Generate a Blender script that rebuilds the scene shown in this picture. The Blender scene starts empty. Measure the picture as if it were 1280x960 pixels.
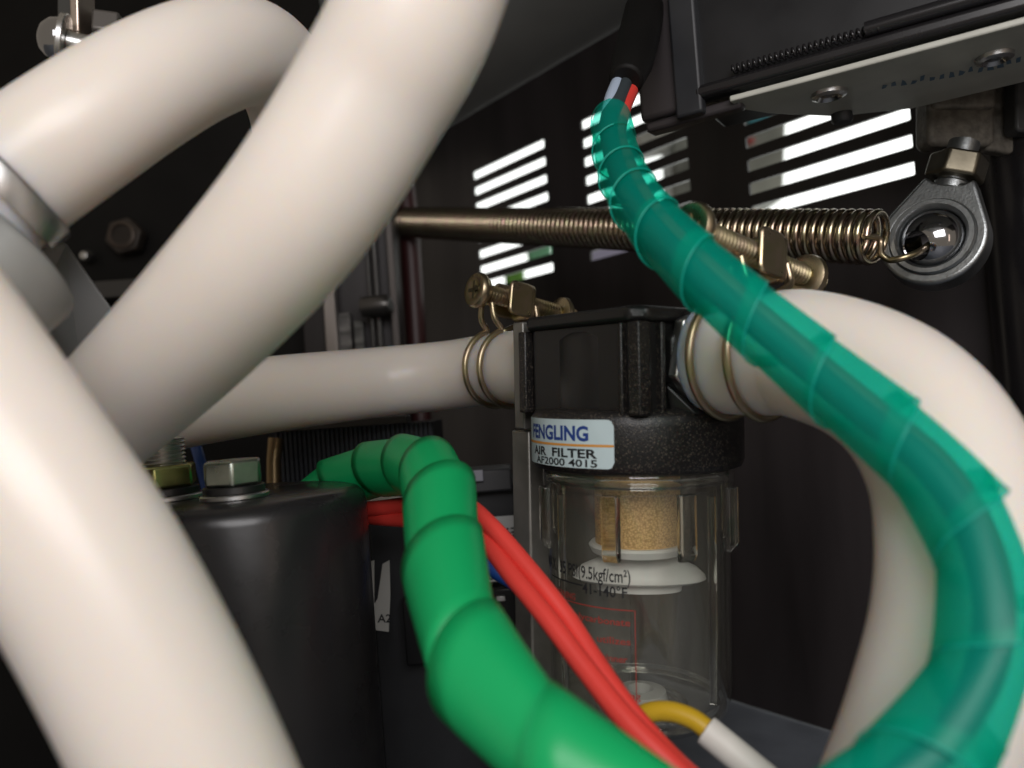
import bpy, bmesh, math, random
from mathutils import Vector, Matrix
random.seed(7)
SC = bpy.context.scene
COL = SC.collection
MM = 0.001

# ------------------------------------------------------------------ camera
F_PX = 980.0                                   # focal length in pixels of a 1280 x 960 frame
PITCH, ROLL = math.radians(1.205), math.radians(4.12)
CAM = Vector((0, 0, 114.0))                    # millimetres above the cabinet floor
RV = Vector((1, 0, 0))
FV = Vector((0, math.cos(PITCH), math.sin(PITCH)))
UV = Vector((0, -math.sin(PITCH), math.cos(PITCH)))
IR = RV*math.cos(ROLL) - UV*math.sin(ROLL)
IU = RV*math.sin(ROLL) + UV*math.cos(ROLL)
cd = bpy.data.cameras.new('camera')
cam = bpy.data.objects.new('camera', cd); COL.objects.link(cam)
cd.sensor_width = 36.0; cd.lens = 36.0*F_PX/1280.0
cd.clip_start = 0.005; cd.clip_end = 100.0
M = Matrix((( IR.x, IU.x, -FV.x, CAM.x*MM), (IR.y, IU.y, -FV.y, CAM.y*MM), (IR.z, IU.z, -FV.z, CAM.z*MM), (0, 0, 0, 1)))
cam.matrix_world = M
cd.dof.use_dof = True; cd.dof.focus_distance = 0.165; cd.dof.aperture_fstop = 15.0
SC.camera = cam

# ------------------------------------------------------------------ light
world = bpy.data.worlds.new('World'); SC.world = world; world.use_nodes = True
bg = world.node_tree.nodes['Background']
bg.inputs[0].default_value = (1.0, 0.87, 0.72, 1); bg.inputs[1].default_value = 0.24

def area_lamp(name, loc, target, sx, sy, power, color):
    l = bpy.data.lights.new(name, 'AREA'); l.shape = 'RECTANGLE'; l.size = sx; l.size_y = sy
    l.energy = power; l.color = color
    o = bpy.data.objects.new(name, l); COL.objects.link(o)
    o.location = loc
    o.rotation_euler = (Vector(target) - Vector(loc)).to_track_quat('-Z', 'Y').to_euler()
    return o
area_lamp('key_light', (0.035, -0.15, 0.24), (0.0, 0.14, 0.11), 0.22, 0.14, 0.80, (1.0, 0.975, 0.985))  # added key light, stands in for daylight from the open door side

SC.view_settings.view_transform = 'Standard'; SC.view_settings.look = 'None'
SC.view_settings.gamma = 1.0; SC.view_settings.exposure = 0.0
SC.cycles.use_denoising = True
SC.cycles.max_bounces = 14; SC.cycles.transmission_bounces = 12; SC.cycles.transparent_max_bounces = 24
SC.cycles.caustics_refractive = True; SC.cycles.caustics_reflective = False
SC.cycles.sample_clamp_indirect = 6.0

# ------------------------------------------------------------------ photo ray helpers (millimetres)
def ray(px, py):
    return FV + IR*((px-640)/F_PX) + IU*((480-py)/F_PX)
def P(px, py, d):
    return CAM + ray(px, py)*d
def PH(px, py, h):                              # point at height h above the eye
    r = ray(px, py); return CAM + r*(h/r.z)
TH = math.radians(37.995)
WD = Vector((-math.sin(TH), math.cos(TH), 0))   # along the slotted wall, away to the left
WN = Vector((-math.cos(TH), -math.sin(TH), 0))  # wall normal, towards the viewer
W0 = Vector((92, 260, 0))
def PW(px, py, off=0):
    r = ray(px, py); k = (W0 + WN*off - CAM).dot(WN)/r.dot(WN); return CAM + r*k

_q = P(82, 166, 106); _a = (P(178, 112, 122) - P(10, 226, 113)).normalized(); _v = (_q-CAM).normalized()
_n = -(_v - _a*_v.dot(_a)).normalized(); _r = _v - _n*(2*_v.dot(_n))
_wl = area_lamp('window_lamp', (_q+_r*420)*MM, _q*MM, 0.022, 0.15, 0.032, (1.0, 0.74, 0.60))

# ------------------------------------------------------------------ mesh helpers
class Frame:
    def __init__(s, o, x=None, y=None, z=None):
        s.o = Vector(o); s.x = Vector(x or (1, 0, 0)); s.y = Vector(y or (0, 1, 0)); s.z = Vector(z or (0, 0, 1))
    def __call__(s, a, b, c): return s.o + s.x*a + s.y*b + s.z*c
    def at(s, a, b, c): return Frame(s(a, b, c), s.x, s.y, s.z)
WORLD = Frame((0, 0, 0))
def frame_z(o, z, hint=(0, 0, 1)):
    z = Vector(z).normalized(); h = Vector(hint)
    if abs(z.dot(h)) > 0.97: h = Vector((1, 0, 0))
    x = h.cross(z).normalized(); y = z.cross(x)
    return Frame(o, x, y, z)

class MB:
    def __init__(s): s.v = []; s.f = []
    def add(s, vs, fs):
        b = len(s.v); s.v += [Vector(q) for q in vs]; s.f += [tuple(b+i for i in q) for q in fs]; return s
    def box(s, c, size, fr=WORLD):
        a, b, h = size[0]/2, size[1]/2, size[2]/2
        vs = [fr(c[0]+i*a, c[1]+j*b, c[2]+k*h) for k in (-1, 1) for j in (-1, 1) for i in (-1, 1)]
        return s.add(vs, [(0, 2, 3, 1), (4, 5, 7, 6), (0, 1, 5, 4), (2, 6, 7, 3), (0, 4, 6, 2), (1, 3, 7, 5)])
    def prism(s, pts, z0, z1, fr=WORLD):
        n = len(pts)
        vs = [fr(x, y, z0) for x, y in pts] + [fr(x, y, z1) for x, y in pts]
        return s.add(vs, [tuple(range(n-1, -1, -1)), tuple(range(n, 2*n))] + [(i, (i+1) % n, n+(i+1) % n, n+i) for i in range(n)])
    def lathe(s, prof, n=48, fr=WORLD, a0=0.0, a1=2*math.pi, closed_profile=False):
        full = abs(a1-a0-2*math.pi) < 1e-6
        m = n if full else n+1; k = len(prof); vs = []
        for i in range(m):
            t = a0+(a1-a0)*i/n
            for r, z in prof: vs.append(fr(r*math.cos(t), r*math.sin(t), z))
        fs = []
        kk = k if closed_profile else k-1
        for i in range(n):
            j = (i+1) % m
            for q in range(kk):
                w = (q+1) % k
                fs.append((i*k+q, j*k+q, j*k+w, i*k+w))
        return s.add(vs, fs)
    def tube(s, pts, rad, n=24, cap=True):
        pts = [Vector(p) for p in pts]; m = len(pts)
        if not hasattr(rad, '__len__'): rad = [rad]*m
        N, B, _ = frames(pts); vs = []; fs = []
        for i in range(m):
            for j in range(n):
                t = 2*math.pi*j/n
                vs.append(pts[i] + (N[i]*math.cos(t) + B[i]*math.sin(t))*rad[i])
        for i in range(m-1):
            for j in range(n):
                fs.append((i*n+j, i*n+(j+1) % n, (i+1)*n+(j+1) % n, (i+1)*n+j))
        if cap:
            fs.append(tuple(range(n-1, -1, -1))); fs.append(tuple((m-1)*n+j for j in range(n)))
        return s.add(vs, fs)
    def build(s, name, mat, parent=None, smooth=40, bevel=0, seg=2, sub=0):
        lo = Vector((min(v.x for v in s.v), min(v.y for v in s.v), min(v.z for v in s.v)))
        hi = Vector((max(v.x for v in s.v), max(v.y for v in s.v), max(v.z for v in s.v)))
        o0 = Vector(((lo.x+hi.x)/2, (lo.y+hi.y)/2, lo.z))
        me = bpy.data.meshes.new(name)
        me.from_pydata([tuple((v-o0)*MM) for v in s.v], [], s.f); me.update()
        bm = bmesh.new(); bm.from_mesh(me); bmesh.ops.recalc_face_normals(bm, faces=bm.faces); bm.to_mesh(me); bm.free()
        if smooth:
            me.shade_smooth(); me.set_sharp_from_angle(angle=math.radians(smooth))
        me.materials.append(mat)
        return link(name, me, o0, parent, bevel, seg, sub)

def link(name, me, o0, parent, bevel=0, seg=2, sub=0):
    o = bpy.data.objects.new(name, me); COL.objects.link(o)
    o['w'] = [o0.x, o0.y, o0.z]
    if parent is not None:
        o.parent = parent; pw = Vector(parent['w']); o.location = (o0-pw)*MM
    else: o.location = o0*MM
    if bevel:
        b = o.modifiers.new('Bevel', 'BEVEL'); b.width = bevel*MM; b.segments = seg; b.limit_method = 'ANGLE'; b.angle_limit = math.radians(35)
    return o

def thing(name, label, cat, base, group=None):
    o = bpy.data.objects.new(name, None); COL.objects.link(o); o.empty_display_size = 0.005
    o['w'] = list(base); o.location = Vector(base)*MM
    return tag(o, label, cat, group)
def tag(o, label, cat, group=None):
    o['label'] = label; o['category'] = cat
    if group: o['group'] = group
    return o
def struct(o): o['kind'] = 'structure'; return o

def frames(pts):
    m = len(pts); T = []
    for i in range(m):
        a = pts[max(i-1, 0)]; b = pts[min(i+1, m-1)]
        T.append((b-a).normalized())
    up = Vector((0, 0, 1)) if abs(T[0].z) < 0.9 else Vector((0, 1, 0))
    n = (up - T[0]*up.dot(T[0])).normalized(); N = []; B = []
    for t in T:
        n = (n - t*n.dot(t)).normalized(); N.append(n); B.append(t.cross(n))
    return N, B, T

def spline(ctrl, step):
    """Catmull-Rom (centripetal) through rows of numbers, resampled by arc length of the first three."""
    c = [list(r) for r in ctrl]
    first = [2*a-b for a, b in zip(c[0], c[1])]; last = [2*a-b for a, b in zip(c[-1], c[-2])]
    c = [first]+c+[last]; dense = []
    def d(a, b): return max(1e-6, math.sqrt(sum((a[i]-b[i])**2 for i in range(3)))**0.5)
    for i in range(1, len(c)-2):
        p0, p1, p2, p3 = c[i-1:i+3]
        t0 = 0; t1 = d(p0, p1); t2 = t1+d(p1, p2); t3 = t2+d(p2, p3)
        for k in range(40):
            t = t1+(t2-t1)*k/40; r = []
            for q in range(len(p0)):
                a1 = (t1-t)/(t1-t0)*p0[q]+(t-t0)/(t1-t0)*p1[q]; a2 = (t2-t)/(t2-t1)*p1[q]+(t-t1)/(t2-t1)*p2[q]
                a3 = (t3-t)/(t3-t2)*p2[q]+(t-t2)/(t3-t2)*p3[q]
                b1 = (t2-t)/(t2-t0)*a1+(t-t0)/(t2-t0)*a2; b2 = (t3-t)/(t3-t1)*a2+(t-t1)/(t3-t1)*a3
                r.append((t2-t)/(t2-t1)*b1+(t-t1)/(t2-t1)*b2)
            dense.append(r)
    dense.append(c[-2]); out = [dense[0]]; acc = 0
    for a, b in zip(dense, dense[1:]):
        acc += math.sqrt(sum((a[i]-b[i])**2 for i in range(3)))
        if acc >= step: out.append(b); acc = 0
    if out[-1] is not dense[-1]: out.append(dense[-1])
    return out
def pixpath(rows, step=1.5):
    """rows of px, py, depth, diameter -> points and radii in millimetres"""
    c = []
    for px, py, d, od in rows:
        q = P(px, py, d); c.append([q.x, q.y, q.z, od/2])
    r = spline(c, step)
    return [Vector(a[:3]) for a in r], [a[3] for a in r]

def ngon(r, n, a=0.0): return [(r*math.cos(a+2*math.pi*i/n), r*math.sin(a+2*math.pi*i/n)) for i in range(n)]
def rrect(x0, y0, x1, y1, r, n=5):
    pts = []
    for cx, cy, a in ((x1-r, y0+r, -90), (x1-r, y1-r, 0), (x0+r, y1-r, 90), (x0+r, y0+r, 180)):
        for i in range(n+1):
            t = math.radians(a+90*i/n); pts.append((cx+r*math.cos(t), cy+r*math.sin(t)))
    return pts

# ------------------------------------------------------------------ materials
def mat(name, base, rough=0.5, metal=0.0, var=0.0, vscale=200.0, bump=0.0, bscale=800.0, rvar=0.0, spec=0.5, coat=0.0, base2=None, stretch=None, **kw):
    m = bpy.data.materials.new(name); m.use_nodes = True
    nt = m.node_tree; b = nt.nodes['Principled BSDF']
    b.inputs['Base Color'].default_value = (*base, 1); b.inputs['Roughness'].default_value = rough
    b.inputs['Metallic'].default_value = metal; b.inputs['Specular IOR Level'].default_value = spec
    b.inputs['Coat Weight'].default_value = coat
    for k, v in kw.items(): b.inputs[k.replace('_', ' ')].default_value = v
    tc = nt.nodes.new('ShaderNodeTexCoord'); vec = tc.outputs['Object']
    if stretch:
        mp = nt.nodes.new('ShaderNodeMapping'); mp.inputs['Scale'].default_value = stretch
        nt.links.new(vec, mp.inputs['Vector']); vec = mp.outputs['Vector']
    def noise(scale, detail=3):
        n = nt.nodes.new('ShaderNodeTexNoise'); n.inputs['Scale'].default_value = scale; n.inputs['Detail'].default_value = detail
        nt.links.new(vec, n.inputs['Vector']); return n
    if var or base2:
        n = noise(vscale); r = nt.nodes.new('ShaderNodeValToRGB')
        lo = tuple(max(0, c*(1-var)) for c in base); hi = base2 or tuple(min(1, c*(1+var)) for c in base)
        r.color_ramp.elements[0].color = (*lo, 1); r.color_ramp.elements[1].color = (*hi, 1)
        r.color_ramp.elements[0].position = 0.35; r.color_ramp.elements[1].position = 0.68
        nt.links.new(n.outputs['Fac'], r.inputs['Fac']); nt.links.new(r.outputs['Color'], b.inputs['Base Color'])
    if rvar:
        n = noise(vscale*0.7, 5); mr = nt.nodes.new('ShaderNodeMapRange')
        mr.inputs['To Min'].default_value = max(0.02, rough-rvar); mr.inputs['To Max'].default_value = min(1, rough+rvar)
        mr.inputs['From Min'].default_value = 0.3; mr.inputs['From Max'].default_value = 0.7
        nt.links.new(n.outputs['Fac'], mr.inputs['Value']); nt.links.new(mr.outputs['Result'], b.inputs['Roughness'])
    if bump:
        n = noise(bscale, 2); bp = nt.nodes.new('ShaderNodeBump'); bp.inputs['Strength'].default_value = bump; bp.inputs['Distance'].default_value = 0.0002
        nt.links.new(n.outputs['Fac'], bp.inputs['Height']); nt.links.new(bp.outputs['Normal'], b.inputs['Normal'])
    return m

def silicone(name, base):
    m = mat(name, base, rough=0.36, var=0.012, vscale=45, rvar=0.08, bump=0.05, bscale=500, spec=0.45,
            Subsurface_Weight=1.0, Subsurface_Radius=(1.0, 0.70, 0.42), Subsurface_Scale=0.009)
    return m
HOSE = silicone('milky_silicone', (0.775, 0.715, 0.655))
BLACKPAINT = mat('black_sheet_paint', (0.034, 0.029, 0.030), var=0.35, rough=0.40, rvar=0.16, vscale=40, spec=0.36, bump=0.05, bscale=1500, stretch=(1, 1, 0.15))
DEEPBLACK = mat('matt_black_paint', (0.006, 0.0055, 0.005), rough=0.55, spec=0.15, var=0.3, vscale=30)
GREYPAINT = mat('grey_sheet_paint', (0.42, 0.43, 0.42), rough=0.5, var=0.06, vscale=30, spec=0.4)
FLOORPAINT = mat('blue_grey_floor_paint', (0.19, 0.21, 0.245), rough=0.5, var=0.15, vscale=60, bump=0.05)
BLACKPLASTIC = mat('black_plastic', (0.010, 0.010, 0.011), rough=0.38, rvar=0.08, vscale=120, spec=0.4)
DARKPLASTIC = mat('dark_grey_plastic', (0.022, 0.023, 0.026), rough=0.5, var=0.15, vscale=100)
GLOSSBLACK = mat('gloss_black_enamel', (0.012, 0.011, 0.012), rough=0.24, rvar=0.06, vscale=60, spec=0.5)
ZINC = mat('yellow_zinc', (0.40, 0.35, 0.20), rough=0.33, metal=1, base2=(0.48, 0.37, 0.27), vscale=260, rvar=0.08, bump=0.05, bscale=1200)
ZINCDARK = mat('dark_iridescent_zinc', (0.42, 0.39, 0.25), rough=0.22, metal=1, base2=(0.42, 0.29, 0.24), vscale=420, rvar=0.05)
STEEL = mat('bright_steel', (0.55, 0.55, 0.54), rough=0.30, metal=1, var=0.12, vscale=150, rvar=0.1)
CASTGREY = mat('grey_phosphate_steel', (0.33, 0.345, 0.345), rough=0.38, metal=1, var=0.15, vscale=300, bump=0.25, bscale=1800)
CHROME = mat('polished_ball_steel', (0.42, 0.42, 0.43), rough=0.10, metal=1)
CASTIRON = mat('rough_cast_iron', (0.16, 0.145, 0.12), rough=0.6, metal=0.2, var=0.3, vscale=400, bump=0.7, bscale=1500)
FITTING = mat('satin_aluminium', (0.33, 0.335, 0.32), rough=0.42, metal=0.6, var=0.08, vscale=80)
BRACKET = mat('grey_zinc_bracket', (0.23, 0.22, 0.20), rough=0.36, metal=0.55, var=0.18, vscale=120, rvar=0.08)
WHITEPLASTIC = mat('white_plastic', (0.72, 0.72, 0.72), rough=0.45)
RED = mat('red_cable_sheath', (0.74, 0.055, 0.042), rough=0.42, var=0.04, vscale=90)
BLUE = mat('blue_cable_sheath', (0.012, 0.06, 0.26), rough=0.42)
LIGHTBLUE = mat('pale_blue_grey_sheath', (0.42, 0.50, 0.62), rough=0.42)
GREYWIRE = mat('grey_sheath', (0.035, 0.045, 0.05), rough=0.5)
YELLOW = mat('yellow_sheath', (0.58, 0.36, 0.015), rough=0.42)
GREENWIRE = mat('green_stripe_sheath', (0.01, 0.20, 0.10), rough=0.42)
SLEEVE = mat('white_sleeve', (0.74, 0.70, 0.64), rough=0.5, var=0.04, vscale=200)
INK = mat('black_ink', (0.012, 0.012, 0.014), rough=0.5)
INKBLUE = mat('blue_ink', (0.015, 0.045, 0.22), rough=0.5)
INKORANGE = mat('orange_ink', (0.62, 0.27, 0.05), rough=0.5)
INKRED = mat('red_ink', (0.30, 0.035, 0.025), rough=0.5)
STICKER = mat('pale_sticker', (0.50, 0.60, 0.62), rough=0.35, var=0.05, vscale=120)
PAPER = mat('white_paper', (0.62, 0.62, 0.60), rough=0.6)
ENCLOSURE = mat('pale_grey_plate', (0.50, 0.50, 0.44), rough=0.42, var=0.08, vscale=90)

def sparkle_black():
    m = mat('black_grained_casting', (0.010, 0.009, 0.009), rough=0.36, spec=0.45, bump=0.35, bscale=4200)
    nt = m.node_tree; b = nt.nodes['Principled BSDF']
    tc = nt.nodes['Texture Coordinate']
    v = nt.nodes.new('ShaderNodeTexVoronoi'); v.inputs['Scale'].default_value = 5600
    nt.links.new(tc.outputs['Object'], v.inputs['Vector'])
    g = nt.nodes.new('ShaderNodeSeparateColor'); nt.links.new(v.outputs['Color'], g.inputs['Color'])
    r = nt.nodes.new('ShaderNodeValToRGB'); r.color_ramp.elements[0].position = 0.86; r.color_ramp.elements[1].position = 0.98
    r.color_ramp.elements[0].color = (0.009, 0.008, 0.008, 1); r.color_ramp.elements[1].color = (0.11, 0.09, 0.07, 1)
    nt.links.new(g.outputs['Red'], r.inputs['Fac']); nt.links.new(r.outputs['Color'], b.inputs['Base Color'])
    return m
CASTBLACK = sparkle_black()
HEADBLACK = mat('black_satin_casting', (0.010, 0.0095, 0.0095), rough=0.34, rvar=0.06, vscale=150, spec=0.5, bump=0.14, bscale=3600)

def bronze():
    m = mat('sintered_bronze', (0.50, 0.33, 0.15), rough=0.6, metal=0.0, bump=0.9, bscale=2600)
    nt = m.node_tree; b = nt.nodes['Principled BSDF']; tc = nt.nodes['Texture Coordinate']
    v = nt.nodes.new('ShaderNodeTexVoronoi'); v.inputs['Scale'].default_value = 2600
    nt.links.new(tc.outputs['Object'], v.inputs['Vector'])
    r = nt.nodes.new('ShaderNodeValToRGB'); r.color_ramp.elements[0].color = (0.86, 0.55, 0.22, 1); r.color_ramp.elements[1].color = (0.45, 0.25, 0.08, 1)
    r.color_ramp.elements[0].position = 0.15; r.color_ramp.elements[1].position = 0.8
    nt.links.new(v.outputs['Distance'], r.inputs['Fac']); nt.links.new(r.outputs['Color'], b.inputs['Base Color'])
    return m
BRONZE = bronze()

def clear(name, tint, veil, rough=0.05):
    """clear moulded plastic: see-through with Fresnel gloss and the faint haze of a used bowl"""
    m = bpy.data.materials.new(name); m.use_nodes = True; nt = m.node_tree; out = nt.nodes['Material Output']
    nt.nodes.remove(nt.nodes['Principled BSDF'])
    tr = nt.nodes.new('ShaderNodeBsdfTransparent'); tr.inputs['Color'].default_value = (*tint, 1)
    gl = nt.nodes.new('ShaderNodeBsdfGlossy'); gl.inputs['Roughness'].default_value = rough
    df = nt.nodes.new('ShaderNodeBsdfDiffuse'); df.inputs['Color'].default_value = (0.62, 0.60, 0.53, 1)
    tc = nt.nodes.new('ShaderNodeTexCoord'); mp = nt.nodes.new('ShaderNodeMapping'); mp.inputs['Scale'].default_value = (1, 1, 0.12)
    n = nt.nodes.new('ShaderNodeTexNoise'); n.inputs['Scale'].default_value = 160; n.inputs['Detail'].default_value = 4
    mr = nt.nodes.new('ShaderNodeMapRange'); mr.inputs['From Min'].default_value = 0.35; mr.inputs['From Max'].default_value = 0.7
    mr.inputs['To Min'].default_value = veil*0.4; mr.inputs['To Max'].default_value = veil*1.8
    nt.links.new(tc.outputs['Object'], mp.inputs['Vector']); nt.links.new(mp.outputs['Vector'], n.inputs['Vector']); nt.links.new(n.outputs['Fac'], mr.inputs['Value'])
    a = nt.nodes.new('ShaderNodeMixShader'); nt.links.new(mr.outputs['Result'], a.inputs[0]); nt.links.new(tr.outputs[0], a.inputs[1]); nt.links.new(df.outputs[0], a.inputs[2])
    lw = nt.nodes.new('ShaderNodeLayerWeight'); lw.inputs['Blend'].default_value = 0.5
    pw = nt.nodes.new('ShaderNodeMath'); pw.operation = 'POWER'; pw.inputs[1].default_value = 4.0; nt.links.new(lw.outputs['Facing'], pw.inputs[0])
    ma = nt.nodes.new('ShaderNodeMath'); ma.operation = 'MULTIPLY_ADD'; ma.inputs[1].default_value = 0.85; ma.inputs[2].default_value = 0.045
    nt.links.new(pw.outputs[0], ma.inputs[0])
    b = nt.nodes.new('ShaderNodeMixShader'); nt.links.new(ma.outputs[0], b.inputs[0]); nt.links.new(a.outputs[0], b.inputs[1]); nt.links.new(gl.outputs[0], b.inputs[2])
    nt.links.new(b.outputs[0], out.inputs['Surface'])
    return m
CLEAR = clear('clear_polycarbonate', (0.97, 0.97, 0.94), 0.034)
RIBCLEAR = bpy.data.materials.new('clear_rib'); RIBCLEAR.use_nodes = True
_b = RIBCLEAR.node_tree.nodes['Principled BSDF']; _b.inputs['Base Color'].default_value = (0.97, 0.97, 0.92, 1)
_b.inputs['Transmission Weight'].default_value = 1.0; _b.inputs['Roughness'].default_value = 0.04; _b.inputs['IOR'].default_value = 1.5

def film(name, col, trans, opacity, rough=0.3):
    """thin translucent vinyl strip: part see-through, part diffusing"""
    m = bpy.data.materials.new(name); m.use_nodes = True; nt = m.node_tree
    b = nt.nodes['Principled BSDF']; out = nt.nodes['Material Output']
    b.inputs['Base Color'].default_value = (*col, 1); b.inputs['Roughness'].default_value = rough
    tl = nt.nodes.new('ShaderNodeBsdfTranslucent'); tl.inputs['Color'].default_value = (*col, 1)
    a = nt.nodes.new('ShaderNodeMixShader'); a.inputs[0].default_value = 0.35
    nt.links.new(b.outputs[0], a.inputs[1]); nt.links.new(tl.outputs[0], a.inputs[2])
    tr = nt.nodes.new('ShaderNodeBsdfTransparent'); tr.inputs['Color'].default_value = (*trans, 1)
    c = nt.nodes.new('ShaderNodeMixShader'); c.inputs[0].default_value = opacity
    nt.links.new(tr.outputs[0], c.inputs[1]); nt.links.new(a.outputs[0], c.inputs[2]); nt.links.new(c.outputs[0], out.inputs['Surface'])
    return m
TEALFILM = film('teal_vinyl_film', (0.0, 0.53, 0.39), (0.24, 0.93, 0.78), 0.41)
GREENFILM = film('green_vinyl', (0.012, 0.56, 0.18), (0.1, 0.6, 0.25), 0.97, 0.36)

# ------------------------------------------------------------------ setting: slotted wall, floor, roof sheet
GROUPS = ((169.35, 113.59), (89.41, 34.52), (9.76, -45.38))
H1, DH, SW = 116.33, 7.984, 4.04
ROOF = PW(800, 20).z
def slotted_wall():
    cu = bpy.data.curves.new('tmp', 'CURVE'); cu.dimensions = '2D'; cu.fill_mode = 'BOTH'; cu.extrude = 0.6*MM
    def poly(pts):
        s = cu.splines.new('POLY'); s.points.add(len(pts)-1); s.use_cyclic_u = True
        for p, (x, y) in zip(s.points, pts): p.co = (x*MM, y*MM, 0, 1)
    poly([(-330, 0), (560, 0), (560, ROOF), (-330, ROOF)])
    for a, b in GROUPS:
        for r in range(8):
            z1 = CAM.z+H1-DH*r
            poly(rrect(b, z1-SW, a, z1, 0.55, 4))
    o = bpy.data.objects.new('tmp', cu); COL.objects.link(o)
    me = bpy.data.meshes.new_from_object(o.evaluated_get(bpy.context.evaluated_depsgraph_get()))
    bpy.data.objects.remove(o)
    # local x -> WD, y -> up, z -> away from the viewer
    base = W0 - WN*0.6
    for v in me.vertices:
        x, y, z = v.co; v.co = WD*x + Vector((0, 0, 1))*y - WN*z
    bm = bmesh.new(); bm.from_mesh(me); bmesh.ops.recalc_face_normals(bm, faces=bm.faces); bm.to_mesh(me); bm.free()
    me.materials.clear(); me.materials.append(BLACKPAINT); me.name = 'wall'
    return link('wall', me, base, None)
struct(slotted_wall())
def sheet(name, z0, z1, m, inset=0.8, front=60):
    a = W0 - WD*330 + WN*inset; b = W0 + WD*560 + WN*inset
    pts = [(a.x, a.y), (b.x, b.y), (-620, b.y), (-620, front), (a.x, front)]
    return struct(MB().prism(pts, z0, z1).build(name, m, smooth=0))
sheet('floor', -2.0, -0.3, FLOORPAINT, inset=-3, front=-60)
_a = W0 - WD*330 - WN*1.5; _b = PW(430, 200, -1.5)
struct(MB().prism([(_a.x, _a.y), (_b.x, _b.y), (-40, 170), (-40, 0), (_a.x, 0)], ROOF+0.3, ROOF+2).build('ceiling', GREYPAINT, smooth=0))

# ------------------------------------------------------------------ hoses
def hose(label, rows, n=40):
    p, r = pixpath(rows, 1.6)
    o = MB().tube(p, r, n).build('hose', HOSE, smooth=60)
    return tag(o, label, 'hose', 'milky white silicone hoses')
hose('milky white hose arching over at top left from grey metal fitting', [(-70, 288, 109, 19), (10, 226, 113, 19), (95, 166, 116, 19), (178, 112, 122, 19), (250, 76, 131, 19), (308, 64, 143, 19), (350, 92, 158, 19), (370, 160, 174, 18.8), (364, 250, 190, 18.6), (335, 350, 202, 18.6)])
hose('thick milky white hose running diagonally from top centre to lower left', [(590, -170, 92, 19), (550, -65, 92, 19), (511, 37, 93, 19), (470, 112, 95, 19), (378, 257, 97, 19), (268, 384, 105, 19), (145, 506, 121, 19), (55, 585, 133, 19), (-20, 650, 140, 19)])
hose('blurred milky white hose in the near bottom left corner', [(-190, 300, 80, 19), (-97, 417, 80, 19), (-22, 522, 80, 19), (94, 686, 80, 19), (187, 853, 80, 19), (258, 1005, 80, 19), (300, 1110, 80, 19)])

# ------------------------------------------------------------------ air filter frame
FO = P(794, 489, 157)
ZF = (P(794, 400, 157) - P(803, 900, 157)).normalized()
XF = (-WD - ZF*(-WD).dot(ZF)).normalized()
YF = ZF.cross(XF)
FF = Frame(FO, XF, YF, ZF)
PORT_Z = 5.8
def fpt(s, z=PORT_Z, y=0): return FF(s, y, z)
def row(p, od): return [p.x, p.y, p.z, od/2]
def hose_pts(label, rows, n=44):
    r = spline(rows, 1.6)
    o = MB().tube([Vector(a[:3]) for a in r], [a[3] for a in r], n).build('hose', HOSE, smooth=60)
    return tag(o, label, 'hose', 'milky white silicone hoses')
def prow(px, py, d, od): return row(P(px, py, d), od)
hose_pts('milky white hose entering the filter from the left under the slotted wall', [row(fpt(-21), 17.6), row(fpt(-32), 17.6), row(fpt(-46), 17.5), prow(560, 469, 203, 17.8), prow(480, 477, 203, 18), prow(330, 494, 184, 18), prow(200, 514, 168, 18), prow(70, 545, 165, 18), prow(-60, 590, 165, 18)])
hose_pts('milky white hose curving down on the right side of the filter', [row(fpt(19.2), 20), row(fpt(23), 20), row(fpt(30), 20.2), prow(988, 441, 130, 21), prow(1075, 466, 120, 21), prow(1140, 512, 112, 21), prow(1188, 590, 105, 21), prow(1205, 690, 100, 21), prow(1200, 785, 98, 21), prow(1176, 885, 97, 21), prow(1140, 990, 97, 21), prow(1090, 1100, 97, 21)])

# ------------------------------------------------------------------ air filter
air_filter = thing('air_filter', 'black compressed air filter with clear bowl and pale sticker', 'air filter', FF(0, 0, -72))
# head: square upper casting
H = 16.6
up = MB()
def oct_outline(h, c): return [(-h, -h+c), (-h+c, -h), (h-c, -h), (h, -h+c), (h, h-c), (h-c, h), (-h+c, h), (-h, h-c)]
up.prism(oct_outline(H-1.3, 2.0), -4, 12.8, FF)                                   # recessed core
up.build('head_core', HEADBLACK, air_filter, bevel=0.5)
MB().prism(oct_outline(H-0.1, 2.6), 12.4, 15.2, FF).build('head_top', HEADBLACK, air_filter, bevel=0.9, seg=3)
for cx, cy, w, d in ((-H+1.1, -H+1.6, 2.2, 3.2), (H-1.4, -H+1.5, 2.8, 3.0), (H-4.6, -H+1.0, 0.9, 2.0), (H-1.2, -H+6.3, 2.6, 1.2), (H-1.2, H-2.5, 2.6, 3.0), (-H+1.4, H-1.5, 2.8, 3.0)):
    MB().box((cx, cy, 4.2), (w, d, 16.4), FF).build('rib', CASTBLACK, air_filter, bevel=0.35)
# bulged front panel between the ribs
bul = MB().lathe([(H-0.4, -3.6), (H-0.4, 10.2), (H-1.2, 11.4), (H-3, 11.6)], 20, FF, math.radians(-118), math.radians(-66))
bul.build('front_bulge', HEADBLACK, air_filter)
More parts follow.
